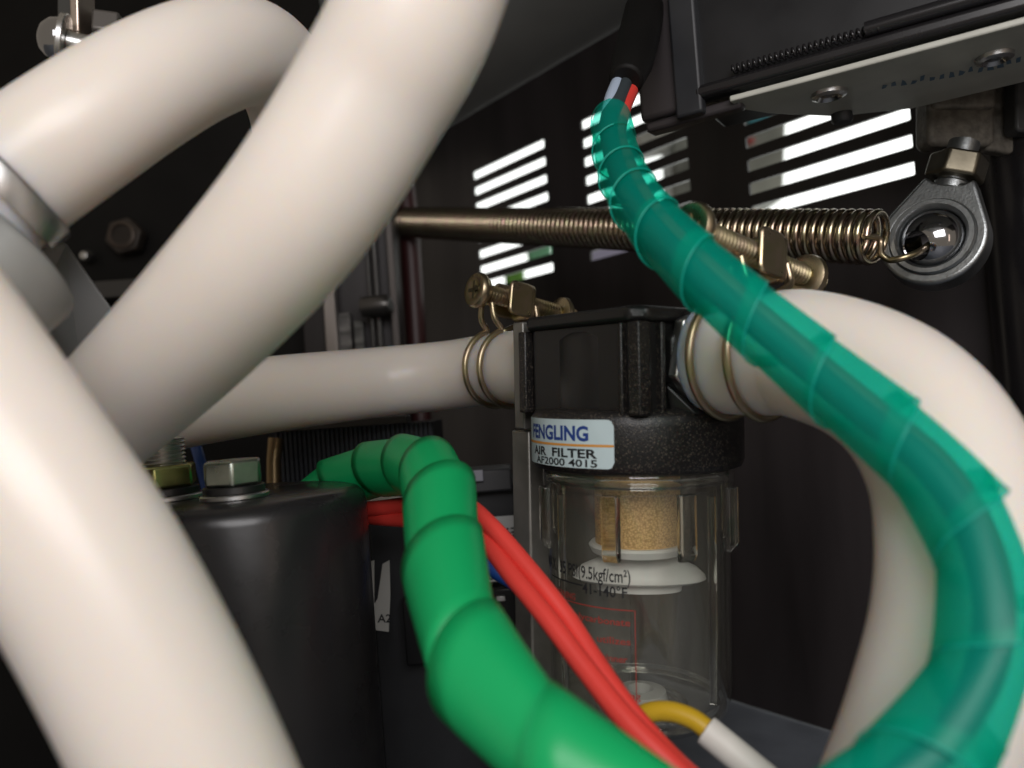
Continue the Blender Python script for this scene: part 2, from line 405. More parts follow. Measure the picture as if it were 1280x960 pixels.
# port bosses with hexagonal ends
for s in (1, -1):
    fr = Frame(fpt(0), ZF, YF*s, XF*s)
    MB().prism([(x, y) for x, y in ngon(9.9, 8, math.radians(22.5))], H-3, H+1.0, fr).build('port_boss', HEADBLACK, air_filter, bevel=0.5)
    MB().lathe([(0, 10), (6.6, 10), (6.6, 24), (0, 24)], 24, fr).build('barb_stem', STEEL, air_filter)
fr = Frame(fpt(0), ZF, YF, XF)
MB().prism(ngon(10.4, 6, math.radians(12)), H+0.3, H+2.5, fr).build('hex_fitting', mat('nickel_fitting', (0.5, 0.5, 0.48), rough=0.3, metal=1), air_filter, bevel=0.4)
# sloping buttress under the right port
MB().add([FF(H-1, -8, -4), FF(H-1, 8, -4), FF(H+3.6, 6, -4), FF(H+3.6, -6, -4), FF(H-1, -9, 1.5), FF(H-1, 9, 1.5)], [(0, 1, 2, 3), (4, 5, 1, 0), (3, 2, 5, 4), (0, 3, 4), (1, 5, 2)]).build('port_gusset', HEADBLACK, air_filter, bevel=0.4)
# collar
RC = 20.9
MB().lathe([(0, -3), (H-2, -2.9), (RC-2.2, -3.0), (RC-0.8, -3.5), (RC-0.1, -4.6), (RC, -6), (RC-0.1, -13.2), (RC-0.6, -14.4), (RC-2.0, -14.9), (0, -14.9)], 96, FF).build('collar', CASTBLACK, air_filter, smooth=50)
# sticker wrapped round the collar
toward = CAM - FO; toward = (toward - ZF*toward.dot(ZF)).normalized()
side = toward.cross(ZF)*-1.0
side = ZF.cross(toward)                         # image right
def cyl(R, deg, z):
    a = math.radians(deg); return FO + (side*math.sin(a) + toward*math.cos(a))*R + ZF*z
def wrap_patch(R, a0, a1, z0, z1, r, name, m, parent, n=26):
    """rounded rectangle wrapped on the cylinder of radius R; angles in degrees"""
    mb = MB(); k = math.pi*R/180; w = (a1-a0)*k; h = z1-z0
    cols = [i/n for i in range(n+1)]; vs = []; fs = []
    for u in cols:
        x = u*w; e = min(x, w-x); ins = 0
        if e < r: ins = r-math.sqrt(max(0, r*r-(r-e)**2))
        for q in range(5):
            z = z0+ins+(h-2*ins)*q/4
            vs.append(cyl(R, a0+x/k, z))
    for i in range(n):
        for q in range(4): fs.append((i*5+q, (i+1)*5+q, (i+1)*5+q+1, i*5+q+1))
    return mb.add(vs, fs).build(name, m, parent, smooth=60)
stk = wrap_patch(RC+0.06, -84, -10.5, -13.4, -4.7, 1.2, 'sticker', STICKER, air_filter, 60)

def text_mesh(txt, height, width=None, bold=0.0):
    cu = bpy.data.curves.new('tmp', 'FONT'); cu.body = txt; cu.size = 1.0; cu.offset = bold; cu.resolution_u = 3
    o = bpy.data.objects.new('tmp', cu); COL.objects.link(o)
    me = bpy.data.meshes.new_from_object(o.evaluated_get(bpy.context.evaluated_depsgraph_get())); bpy.data.objects.remove(o)
    vs = [Vector(v.co) for v in me.vertices]; fs = [tuple(p.vertices) for p in me.polygons]; bpy.data.meshes.remove(me)
    x0 = min(v.x for v in vs); x1 = max(v.x for v in vs)
    k = height/0.70; kx = k if width is None else width/(x1-x0)
    return [((v.x-x0)*kx, v.y*k) for v in vs], fs
def wrap_text(txt, R, a_right, z, height, width, m, parent, name='lettering', bold=0.0, mirror=False):
    pts, fs = text_mesh(txt, height, width, bold); k = math.pi*R/180; w = max(p[0] for p in pts)
    vs = [cyl(R, a_right-(w-x)/k, z+y) for x, y in pts]
    return MB().add(vs, fs).build(name, m, parent, smooth=0)
wrap_text('FENGLING', RC+0.10, -23.5, -8.45, 2.55, 17.2, INKBLUE, stk, bold=0.034)
wrap_patch(RC+0.10, -84, -10.6, -9.55, -9.1, 0.05, 'stripe', INKORANGE, stk, 50)
wrap_text('AIR  FILTER', RC+0.10, -19.0, -11.55, 1.55, 18.0, INK, stk, bold=0.03)
wrap_text('AF2000 4015', RC+0.10, -19.0, -13.15, 1.30, 16.6, INK, stk, bold=0.02)

# clear bowl: outer and inner wall as one closed shell
RB = 18.9; ZB = -64.0
outer = [(RB-0.2, -15.0), (RB-0.1, -15.4), (RB, -16.8), (RB-0.1, -18.2), (RB-0.8, -18.6), (RB-0.8, -24), (RB-0.9, -40), (RB-1.1, -58), (RB-1.8, -61.5), (RB-4.5, -63.6), (RB-9, ZB), (4.2, ZB), (4.2, ZB-3.5), (2.6, ZB-3.6)]
inner = [(2.6, ZB+2.2), (RB-10, ZB+2.2), (RB-5.4, ZB+2.9), (RB-3.8, -59.5), (RB-3.2, -56), (RB-2.9, -40), (RB-2.7, -19), (RB-2.7, -15.0)]
bowl = MB().lathe(outer+inner, 96, FF, closed_profile=True).build('bowl', CLEAR, air_filter, smooth=35)
for k in range(8):                              # grip ribs of the bowl
    a = -15 + 43*k
    f2 = Frame(FO, side*math.cos(math.radians(a)) - toward*math.sin(math.radians(a)), side*math.sin(math.radians(a)) + toward*math.cos(math.radians(a)), ZF)
    mb = MB(); w0, w1 = 1.75, 1.35; y0, y1 = RB-1.0, RB+0.75
    vs = []
    for z, dy in ((-18.4, 0), (-29.0, 0), (-30.4, -1.0)):
        for x, y in ((-w0, y0), (w0, y0), (w1, y1+dy), (-w1, y1+dy)): vs.append(f2(x, y, z))
    fs = [(3, 2, 1, 0), (8, 9, 10, 11)]
    for q in (0, 4):
        for i in range(4): fs.append((q+i, q+(i+1) % 4, q+4+(i+1) % 4, q+4+i))
    mb.add(vs, fs).build('grip_rib', RIBCLEAR, bowl, bevel=0.2)
MB().lathe([(RB-1.2+0.95*math.cos(t), -16.6+0.95*math.sin(t)) for t in [2*math.pi*i/14 for i in range(14)]], 96, FF, closed_profile=True).build('bowl_rim', RIBCLEAR, bowl, smooth=60)
for a in (53, -58):                           # clear rods added to imitate bright streaks of edge refraction
    c = math.radians(a); dv = side*math.sin(c) + toward*math.cos(c)
    MB().tube([FO + dv*(RB-1.9) + ZF*(-39 if a == 9 else -19.5), FO + dv*(RB-2.0) + ZF*-45, FO + dv*(RB-2.3) + ZF*-58], [0.75, 0.8, 0.6], 14).build('streak_rod', RIBCLEAR, bowl, smooth=60)
MB().lathe([(0, -15), (8.5, -15), (8.5, -30.2), (0, -30.2)], 64, FF).build('bronze_element', BRONZE, air_filter)
baf = MB().lathe([(0, -30.0), (9.4, -30.0), (9.8, -30.5), (9.2, -31.8), (6, -32.2), (0, -32.3)], 64, FF).build('baffle', WHITEPLASTIC, air_filter)
MB().lathe([(0, -32.4), (4.0, -32.4), (4.0, -32.8), (8, -33.4), (11.4, -34.9), (13.0, -36.4), (13.2, -37.2), (12.4, -37.6), (8.6, -37.6), (8.4, -39.6), (0, -39.6)], 64, Frame(FO, side, toward*-0.5, ZF)).build('baffle_wing', WHITEPLASTIC, baf)
# printed warnings on the bowl
RT = RB-0.83
wrap_text('MAX.135 PSI(9.5kgf/cm\u00b2)', RT+0.05, -4.5, -33.9, 2.3, 22.0, INK, bowl, bold=0.012)
wrap_patch(RT+0.05, -66, -34, -35.4, -35.15, 0.02, 'rule', INK, bowl, 20)
wrap_text('41-140\u00b0F', RT+0.05, -6.5, -36.6, 1.9, 8.8, INK, bowl, bold=0.015)
wrap_patch(RT+0.05, -60, -3, -38.9, -38.7, 0.02, 'rule', INKRED, bowl, 30)
wrap_patch(RT+0.05, -2.6, -2.1, -55.5, -38.7, 0.02, 'rule', INKRED, bowl, 2)
for t, z, w, a in (('WARNING', -38.4, 7, -40), ('Polycarbonate', -41.6, 12.5, -5), ('plastic  utilizes', -45.0, 13.5, -5), ('Thinner', -48.2, 6.0, -7), ('rinsing', -54.6, 5.5, 0)):
    wrap_text(t, RT+0.05, a, z, 1.25, w, INKRED, bowl, bold=0.012)
# drain at the foot
for rr, zz, tk in ((RB-3.2, ZB+3.0, 1.0), (8.4, ZB+1.6, 0.9)):
    MB().lathe([(rr+tk*math.cos(t), zz+tk*math.sin(t)) for t in [2*math.pi*i/14 for i in range(14)]], 80, FF, closed_profile=True).build('foot_ring', RIBCLEAR, bowl, smooth=60)
MB().lathe([(0, ZB-3), (3.6, ZB-3), (5.4, ZB-4), (5.6, ZB-8), (0, ZB-8)], 32, FF).build('drain_knob', BLACKPLASTIC, air_filter, bevel=0.3)
MB().lathe([(2.4, ZB+2.4), (5.4, ZB+2.4), (5.0, ZB+4.2), (2.6, ZB+4.6)], 32, FF, closed_profile=True).build('drain_seat', mat('frosted_drain', (0.42, 0.42, 0.40), rough=0.35), air_filter)
# carrying bracket
brk = thing('mounting_bracket', 'grey metal strip bracket standing left of the filter', 'bracket', Vector((FF(-23, 0, 0).x, FF(-23, 0, 0).y, 0)))
MB().box((-21.2, 0.5, 3.6), (3.4, 27, 22.6), FF).build('upper_plate', BRACKET, brk, bevel=0.4)
zb = -(FF(-24, 0, 0).z)/ZF.z
MB().box((-23.6, 4.0, (-8+zb)/2), (6.0, 30, abs(zb+8)-0.2), FF).build('lower_post', BRACKET, brk, bevel=0.5)

# ------------------------------------------------------------------ hose clamps
def hose_clamp(label, fr, R, spacing, y0=-8.5):
    """fr: x along the hose, y to the rear, z up, origin on the hose axis"""
    t = thing('hose_clamp', label, 'hose clamp', fr(0, 0, -R-1.5), 'yellow zinc screw hose clamps')
    wr = 0.72
    for s in (-1, 1):
        x = s*spacing/2; pts = []
        for i in range(61):
            a = math.radians(100 + 330*i/60 + 5); pts.append(fr(x, math.cos(a)*(R+wr*0.7), math.sin(a)*(R+wr*0.7)))
        # ends rise to the screw
        pts = [fr(x*0.7, -4.6, R+6.6), fr(x*0.9, -4.4, R+3.2)] + pts + [fr(x*0.9, 8.5, R+3.0), fr(x*0.7, 8.8, R+6.4)]
        sp = spline([[p.x, p.y, p.z] for p in pts], 0.7)
        MB().tube([Vector(p) for p in sp], wr, 10).build('wire', ZINC, t, smooth=70)
    # cross loops of wire
    for y, z in ((-4.6, R+6.6), (8.8, R+6.4)):
        MB().tube([fr(-spacing*0.36, y, z), fr(0, y, z+0.5), fr(spacing*0.36, y, z)], wr, 10).build('wire_loop', ZINC, t, smooth=70)
    a, b = fr(0, y0, R+4.8+(21.5-y0)*0.173), fr(0, 21.5, R+4.8)
    ax = (b-a).normalized(); sf = frame_z(a, ax); L = (b-a).length
    # threaded shank
    prof = [(0, 2.0)]; z = 2.0
    while z < L+1.5:
        prof += [(1.55, z), (1.62, z+0.2), (2.2, z+0.5), (2.2, z+0.62)]; z += 0.95
    prof += [(0, z)]
    MB().lathe(prof, 20, sf).build('screw_shank', ZINC, t, smooth=20)
    hd = MB().lathe([(0, 1.1), (1.0, 1.1), (1.2, 0.4), (3.0, 0.1), (3.9, 0.2), (4.3, 0.8), (4.3, 1.6), (3.5, 3.0), (2.6, 3.7), (1.8, 3.9)], 28, sf).build('screw_head', ZINC, t, smooth=35)
    for q in (0, 1):
        f2 = Frame(sf.o, sf.x if q else sf.y, sf.y if q else sf.x, sf.z)
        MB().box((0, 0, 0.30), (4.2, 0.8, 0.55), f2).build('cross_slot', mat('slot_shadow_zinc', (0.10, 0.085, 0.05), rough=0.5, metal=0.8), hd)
    # clamping plate, screw passes through; rounded top
    out = rrect(-3.6, -4.6, 3.6, 4.4, 1.6, 5)
    pf = Frame(b - ax*15, fr.x, sf.y if sf.y.z > 0 else -sf.y, ax)
    MB().prism([(x, y) for x, y in out], -1.1, 1.1, pf).build('clamp_plate', ZINC, t, bevel=0.5, seg=3)
    pf2 = Frame(b - ax*18.5, ax, pf.y, fr.x)
    MB().prism(rrect(-3.4, -4.2, 3.6, 4.2, 1.5, 5), 2.6, 3.7, pf2).build('clamp_cheek', ZINC, t, bevel=0.4)
    MB().prism(rrect(-3.4, -4.2, 3.6, 4.2, 1.5, 5), -3.7, -2.6, pf2).build('clamp_cheek', ZINC, t, bevel=0.4)
    nf = frame_z(a + ax*(L-2.5), ax)
    MB().lathe([(0, -1.2), (3.0, -1.2), (4.2, -0.6), (4.4, 0.4), (3.8, 1.4), (2.3, 1.9), (0, 1.9)], 24, nf).build('end_nut', ZINC, t, smooth=35)
    return t
hose_clamp('zinc wire hose clamp with cross head screw left of the filter', Frame(fpt(-43.5), XF, YF, ZF), 8.8, 6.0)
hose_clamp('zinc wire hose clamp right of the filter below the spring', Frame(fpt(26.2), XF, YF, ZF), 10.1, 7.6, -15.0)

# ------------------------------------------------------------------ rod end and spring
RO = P(1168, 301, 186)
rod = thing('rod_end', 'grey ball joint rod end hanging from a cast bracket', 'rod end', RO - Vector((0, 0, 12)))
rup = (P(1194, 215, 186) - RO).normalized()
rz = (CAM - RO).normalized() + Vector((-0.38, 0, 0.0)); rz = (rz - rup*rz.dot(rup)).normalized()
rx = rup.cross(rz)
RF = Frame(RO, rx, rup, rz)
def ring_plate(mb, out, ri, z0, z1, fr, n):
    k = n; vs = []
    for z in (z0, z1):
        vs += [fr(x, y, z) for x, y in out]
        vs += [fr(ri*math.cos(2*math.pi*i/k+math.pi/2), ri*math.sin(2*math.pi*i/k+math.pi/2), z) for i in range(k)]
    fs = []
    for i in range(k):
        j = (i+1) % k
        fs += [(i, j, k+j, k+i), (2*k+i, 3*k+i, 3*k+j, 2*k+j), (i, 2*k+i, 2*k+j, j), (k+i, k+j, 3*k+j, 3*k+i)]
    return mb.add(vs, fs)
RR = 11.6
teardrop = []
n = 72
for i in range(n):
    a = math.pi/2 + 2*math.pi*i/n
    r = RR
    d = abs((a - math.pi/2 + math.pi) % (2*math.pi) - math.pi)
    if d < math.radians(62):                     # tangents rising to the neck
        x = 4.4; tgt = 13.6/math.cos(d) if math.tan(d)*13.6 < x else None
        a0 = math.radians(62); r2 = RR/math.cos(a0-d) if d < a0 else RR
        r = min(r2, tgt) if tgt else r2
    teardrop.append((r*math.cos(a), r*math.sin(a)))
body = ring_plate(MB(), teardrop, 8.6, -3.8, 3.0, RF, n).build('eye_body', CASTGREY, rod, bevel=0.9, seg=3, smooth=30)
MB().lathe([(8.7, 2.0), (9.3, 3.3), (8.9, 3.9), (7.9, 3.9), (7.3, 3.2), (7.0, 2.4), (7.0, -3), (8.7, -3)], 64, RF, closed_profile=True).build('race_ring', CASTGREY, rod, smooth=35)
ball = [(3.3, 6.0), (3.3, -6.0)]
prof = [(3.4, 6.0), (3.4, -6.0)] + [(7.2*math.cos(t), 7.2*math.sin(t)) for t in [math.radians(-60+120*i/24) for i in range(25)]]
bz = (rz + rx*-0.42 + rup*-0.62).normalized()
BF = frame_z(RO, bz)
MB().lathe(prof, 56, BF, closed_profile=True).build('ball', CHROME, rod, smooth=40)
nk = Frame(RF(0, 12.5, -0.4), rx, rz*-1, rup)
MB().lathe([(0, 0), (4.1, 0), (4.0, 1.6), (3.4, 2.2), (3.4, 12), (0, 12)], 28, nk).build('neck', CASTGREY, rod)
MB().prism(ngon(6.6, 6, math.radians(22)), 2.6, 8.4, nk).build('lock_nut', mat('dull_brass_zinc', (0.17, 0.15, 0.11), rough=0.38, metal=1, var=0.2, vscale=200), rod, bevel=0.7, seg=3)

spr = thing('extension_spring', 'long dark zinc extension spring in front of the wall slots', 'spring', P(820, 300, 235))
A, B = P(1098, 297, 183), P(505, 278, 345)
L = (B-A).length; sf = frame_z(A, B-A); R0 = 5.8; wr = 0.84; pitch = 2.25
turns = int(L/pitch); seg = 26; pts = []
for i in range(turns*seg+1):
    a = 2*math.pi*i/seg; pts.append(sf(R0*math.cos(a), R0*math.sin(a), pitch*i/seg))
mb = MB(); vs = []; fs = []; ns = 8
for i, p in enumerate(pts):
    a = 2*math.pi*i/seg; nr = (sf.x*math.cos(a)+sf.y*math.sin(a))
    for j in range(ns):
        b = 2*math.pi*j/ns; vs.append(p + nr*(wr*math.cos(b)) + sf.z*(wr*math.sin(b)))
for i in range(len(pts)-1):
    for j in range(ns): fs.append((i*ns+j, i*ns+(j+1) % ns, (i+1)*ns+(j+1) % ns, (i+1)*ns+j))
mb.add(vs, fs).build('coil', ZINCDARK, spr, smooth=80)
# hook: end coil turns out and reaches through the eye of the rod end
hk = [sf(R0, 0, 0.5), P(1100, 300, 182), P(1102, 318, 181), P(1112, 325, 180), P(1126, 323, 178), P(1146, 316, 178), P(1158, 308, 182), P(1170, 300, 188)]
sp = spline([[q.x, q.y, q.z] for q in hk], 0.7)
MB().tube([Vector(q) for q in sp], 0.75, 12).build('hook', ZINC, spr, smooth=80)
# cast bracket above the rod end
cb = thing('cast_bracket', 'rough brown cast iron bracket above the rod end', 'bracket', P(1195, 170, 190))
cf = Frame(P(1200, 160, 196), -WD, -WN*-1, Vector((0, 0, 1)))
cfr = Frame(P(1206, 148, 194), IR, FV, IU)
MB().prism(rrect(-10.5, -7.6, 6.0, 10, 2.2, 5), -3, 4, Frame(cfr.o, IR, IU, FV)).build('cast_block', CASTIRON, cb, bevel=1.2, seg=3)
MB().prism(rrect(-10.0, 1.0, 5.4, 9.5, 1.5, 5), -4.2, -1.5, Frame(cfr.o, IR, IU, FV)).build('cast_lug', CASTIRON, cb, bevel=1.0, seg=3)
MB().prism([(4.5, -8), (11.5, -9.0), (13.5, -4), (13.5, 14), (4.5, 14)], -1, 3, Frame(cfr.o, IR, IU, FV)).build('cast_web', CASTIRON, cb, bevel=0.9, seg=3)
MB().prism(rrect(8.2, -5.5, 40, 22, 1.5, 5), -7, -2, Frame(cfr.o, IR, IU, FV)).build('side_plate', mat('dark_bracket_paint', (0.05, 0.05, 0.05), rough=0.45, var=0.1), cb, bevel=0.6)
sh = MB().lathe([(0, -130), (13, -130), (13, 50), (0, 50)], 48, Frame(P(1302, 260, 200)))
tag(sh.build('shaft', GLOSSBLACK), 'glossy black vertical shaft at the right edge behind the rod end', 'shaft')

# ------------------------------------------------------------------ black unit at top right
HB = 62.0
unit = thing('black_unit', 'black electrical housing with pale grey base plate at top right', 'housing', PH(1100, 100, HB))
pl = [PH(912, 127, HB), PH(1000, 104, HB), PH(1300, 24, HB), PH(1420, -8, HB), PH(1420, 72, HB), PH(1300, 98, HB), PH(1140, 136, HB), PH(1045, 146, HB), PH(960, 142, HB), PH(922, 136, HB)]
plate = MB().prism([(q.x, q.y) for q in pl], CAM.z+HB, CAM.z+HB+1.3).build('base_plate', ENCLOSURE, unit, bevel=0.35, seg=3)
def inset(px, py, d): q = PH(px, py, HB); return Vector((q.x, q.y, 0)) + Vector((0.5, 0.85, 0))*d
bd = [inset(872, 134, 0.5), inset(912, 127, 1.5), inset(1420, -8, 1.5), inset(1420, 50, 5), inset(1060, 120, 6), inset(900, 140, 4)]
fd = (PH(1300, 24, HB) - PH(912, 127, HB)).normalized()
nd = Vector((fd.y, -fd.x, 0))                   # towards the viewer
def ub(u, v): q = PH(912, 127, HB); return Vector((q.x, q.y, 0)) + fd*u - nd*v
MB().prism([(q.x, q.y) for q in (ub(-9, 2), ub(130, 2), ub(130, 26), ub(-9, 26))], CAM.z+HB+3.0, CAM.z+HB+70).build('case', BLACKPLASTIC, unit, bevel=0.8)
MB().prism([(q.x, q.y) for q in (ub(-8, -0.5), ub(130, -0.5), ub(130, 8), ub(-8, 8))], CAM.z+HB+2.4, CAM.z+HB+5.5).build('lower_lip', GLOSSBLACK, unit, bevel=1.0, seg=3)
# fine coil lying along the lip
cfz = frame_z(ub(1, -0.4) + Vector((0, 0, CAM.z+HB+6.6)), fd); pts = []
for i in range(26*14+1):
    a = 2*math.pi*i/14; pts.append(cfz(0.8*math.cos(a), 0.8*math.sin(a), 1.15*i/14))
MB().tube(pts, 0.34, 6).build('fine_coil', GLOSSBLACK, unit, smooth=80)
MB().tube([ub(28, 0.0) + Vector((0, 0, CAM.z+HB+7)), ub(128, 0.0) + Vector((0, 0, CAM.z+HB+7))], 1.6, 16).build('edge_rod', GLOSSBLACK, unit)
MB().prism([(q.x, q.y) for q in (ub(-22, 2.5), ub(-7, 1), ub(-7, 11), ub(-22, 11))], CAM.z+HB+1.6, CAM.z+HB+70).build('end_cap', BLACKPAINT, unit, bevel=1.2, seg=3)
MB().prism([(q.x, q.y) for q in (ub(-12.5, 0.2), ub(-6, -0.6), ub(-6, 3), ub(-12.5, 3.5))], CAM.z+HB-0.6, CAM.z+HB+70).build('end_flange', DARKPLASTIC, unit, bevel=0.7)
MB().prism([(q.x, q.y) for q in (ub(-21, 3), ub(2, 2), ub(2, 6), ub(-21, 8))], CAM.z+HB-1.0, CAM.z+HB+1.4).build('under_lip', BLACKPAINT, unit, bevel=0.8)
gp = P(796, 60, 178)
MB().tube([P(806, 10, 184), P(799, 45, 178), P(790, 78, 170), P(782, 102, 164)], [4.6, 4.8, 4.6, 3.6], 20).build('grommet', DEEPBLACK, unit, bevel=0.6)
for px, py, r in ((1036, 116, 3.6), (1243, 70, 3.4)):
    q = PH(px, py, HB)
    w = MB().lathe([(0, -0.5), (r*0.55, -0.5), (r*0.75, -1.2), (r, -0.8), (r*1.05, 0.6), (0, 0.6)], 28, Frame((q.x, q.y, CAM.z+HB))).build('screw', STEEL, plate)
q = PH(1052, 142, HB)
MB().lathe([(0, -2.2), (2.0, -2.2), (2.4, -1.6), (2.4, 1), (0, 1)], 24, Frame((q.x, q.y, CAM.z+HB))).build('rubber_nub', DARKPLASTIC, plate)
PRINT = mat('faded_blue_print', (0.10, 0.17, 0.24), rough=0.5)
for i in range(15):                             # worn illegible print
    px = 1102+i*12; py = 112-(i*12)*0.19+random.uniform(-2, 2)
    a = PH(px, py, HB); b = PH(px+random.uniform(4, 9), py-1.5, HB); c = PH(px+random.uniform(5, 9), py-random.uniform(5, 9), HB); d = PH(px+random.uniform(0, 3), py-random.uniform(4, 8), HB)
    vs = [Vector((v.x, v.y, CAM.z+HB-0.05)) for v in (a, b, c, d)]
    MB().add(vs, [(0, 1, 2, 3)]).build('worn_print', PRINT, plate, smooth=0)

# ------------------------------------------------------------------ spiral wrapped harnesses
def spiral_wrap(rows, p, over, d_out, m, parent, name='spiral_wrap', phase=0.0, seg=44, grow=0.0, m_edge=None, jitter=0.05, bend=0.3):
    def sa(u): return p*u + grow*u*u/2
    pts, rad = pixpath(rows, 0.5)
    N, B, T = frames(pts); S = [0]
    for a, b in zip(pts, pts[1:]): S.append(S[-1]+(b-a).length)
    Lt = S[-1]; W = p*over
    def at(s):
        s = min(max(s, 0), Lt-1e-4); lo, hi = 0, len(S)-1
        while hi-lo > 1:
            k = (lo+hi)//2
            if S[k] <= s: lo = k
            else: hi = k
        t = (s-S[lo])/max(1e-9, S[lo+1]-S[lo])
        return pts[lo].lerp(pts[lo+1], t), N[lo].lerp(N[lo+1], t), B[lo].lerp(B[lo+1], t), rad[lo]+(rad[lo+1]-rad[lo])*t
    turns = 0
    while sa(turns+1)+(p+grow*(turns+1))*over < Lt: turns += 1
    vs = []; fs = []; nv = 7
    rnd = random.Random(3); jit = [rnd.uniform(-jitter, jitter) for _ in range(turns+3)]
    tot = turns*seg; edge = []
    for i in range(-seg, tot+1):
        ang = 2*math.pi*i/seg+phase; u = i/seg; k = max(0, int(u)); j = jit[k]*(1-(u-k)) + jit[k+1]*(u-k)
        # the strip stays straight across its width: a cone piece, so bends show stepped edges
        pu = p+grow*u; c0, n0, b0, r0 = at(sa(u) + j*pu); c1, n1, b1, r1 = at(sa(u) + pu*over + j*pu)
        ra = r0 + (d_out if d_out < 0 else 0)*-1; rb = r1 + (d_out if d_out > 0 else 0)
        pa = c0 + (n0*math.cos(ang)+b0*math.sin(ang))*ra; pb = c1 + (n1*math.cos(ang)+b1*math.sin(ang))*rb
        for q in range(nv):
            t = q/(nv-1); cs, ns, bs, rs = at(sa(u) + j*pu + pu*over*t)
            vs.append(pa.lerp(pb, t).lerp(cs + (ns*math.cos(ang)+bs*math.sin(ang))*(ra+(rb-ra)*t), bend))
        edge.append(pb if d_out > 0 else pa)
    for i in range(tot+seg):
        for q in range(nv-1): fs.append((i*nv+q, (i+1)*nv+q, (i+1)*nv+q+1, i*nv+q+1))
    o = MB().add(vs, fs).build(name, m, parent, smooth=70)
    MB().tube(edge[seg:], 0.13, 6).build('strip_edge', m_edge, o, smooth=80)
    if m is TEALFILM: return o
    sol = o.modifiers.new('Thickness', 'SOLIDIFY'); sol.thickness = 0.6*MM; sol.offset = 0
    return o
teal_rows = [(764, 146, 152, 7.3), (772, 200, 140, 7.6), (803, 262, 124, 8.2), (868, 333, 112, 8.6), (985, 434, 104, 8.8), (1084, 516, 97, 8.9), (1168, 586, 91, 9.0), (1222, 672, 86, 9.0), (1243, 765, 82, 9.0), (1228, 850, 80, 9.0), (1186, 920, 78, 9.0), (1120, 980, 76, 9.0), (1030, 1045, 75, 9.0), (860, 1150, 75, 9.0)]
th = thing('wire_harness', 'teal translucent spiral wrapped wire harness hanging at the right', 'wire harness', P(985, 437, 109))
spiral_wrap(teal_rows, 9.6, 1.2, 0.5, TEALFILM, th, grow=0.35, m_edge=mat('teal_edge', (0.0, 0.36, 0.27), rough=0.4))
def offset_rows(rows, ox, oy, od): return [(px+ox*r/10*7, py+oy*r/10*7, d, od) for px, py, d, r in rows]
p, r = pixpath([(796, 62, 176, 3.0), (783, 100, 166, 3.0), (772, 128, 157, 3.0)] + [(x-3, y+3, d-2.2, 3.4) for x, y, d, q in teal_rows], 1.2)
MB().tube(p, r, 14).build('grey_wire', GREYWIRE, th, smooth=70)
p, r = pixpath([(790, 60, 178, 3.0), (776, 95, 168, 3.0), (763, 130, 157, 3.0), (759, 160, 151, 2.8), (766, 205, 141, 2.6), (790, 262, 128, 2.4), (860, 340, 116, 2.2)], 1.2)
MB().tube(p, r, 14).build('pale_blue_wire', LIGHTBLUE, th, smooth=70)
p, r = pixpath([(800, 70, 178, 3.0), (792, 105, 168, 3.0), (780, 135, 158, 3.0), (774, 165, 151, 2.8)] + [(x+9, y-6, d+2.5, 2.8) for x, y, d, q in teal_rows[1:]], 1.2)
MB().tube(p, r, 14).build('red_wire', RED, th, smooth=70)

green_rows = [(380, 640, 178, 9.6), (408, 612, 175, 10), (442, 594, 170, 10), (488, 583, 160, 10), (527, 582, 146, 10), (549, 606, 131, 10), (552, 660, 119, 10), (558, 725, 108, 10), (574, 795, 98, 10), (608, 862, 90, 10), (664, 925, 84, 10), (745, 988, 80, 10), (850, 1050, 77, 10), (1000, 1130, 77, 10)]
gh = thing('wire_harness', 'opaque green spiral wrapped wire harness in front of the red cables', 'wire harness', P(556, 720, 107))
spiral_wrap(green_rows, 13.0, 1.16, -0.85, GREENFILM, gh, phase=1.2, grow=0.6, jitter=0.13, bend=0.1, m_edge=mat('green_edge', (0.03, 0.62, 0.24), rough=0.4))
p, r = pixpath([(a, b, c, 6.4) for a, b, c, q in green_rows], 1.5)
MB().tube(p, r, 20).build('wire_bundle', mat('teal_inner_wrap', (0.0, 0.20, 0.18), rough=0.4), gh, smooth=70)

# ------------------------------------------------------------------ loose cables
def cable(label, rows, m, name='cable', group=None):
    p, r = pixpath(rows, 1.2)
    return tag(MB().tube(p, r, 18).build(name, m, smooth=70), label, 'cable', group)
cable('upper of two red cables passing in front of the filter bowl', [(400, 622, 185, 3.3), (455, 636, 168, 3.3), (520, 630, 158, 3.3), (583, 632, 143, 3.2), (613, 657, 138, 3.2), (662, 713, 131, 3.2), (711, 776, 125, 3.2), (744, 827, 120, 3.2), (788, 890, 114, 3.2), (838, 948, 110, 3.3), (900, 1005, 106, 3.4)], RED, group='red cables')
cable('lower of two red cables passing in front of the filter bowl', [(400, 632, 188, 3.3), (455, 645, 170, 3.3), (520, 650, 158, 3.3), (565, 652, 147, 3.3), (604, 675, 138, 3.2), (642, 722, 130, 3.2), (681, 769, 124, 3.2), (735, 840, 117, 3.3), (784, 901, 111, 3.4), (829, 947, 107, 3.5), (885, 1003, 103, 3.6)], RED, group='red cables')
cable('thin red cable end curving under the other red cables at bottom', [(790, 915, 116, 3.4), (815, 950, 113, 3.4), (850, 990, 110, 3.4)], RED)
ew = thing('earth_wire', 'yellow and green earth wire looping into a white sleeve', 'wire', P(845, 940, 122))
lp = [(783, 1000, 126, 3.1), (781, 950, 126, 3.1), (785, 915, 126, 3.1), (803, 894, 125, 3.1), (835, 889, 123, 3.1), (868, 900, 121, 3.1), (895, 922, 119, 3.1), (940, 960, 116, 3.1), (1000, 1010, 113, 3.1)]
p, r = pixpath(lp, 0.8); MB().tube(p, r, 18).build('yellow_wire', YELLOW, ew, smooth=70)
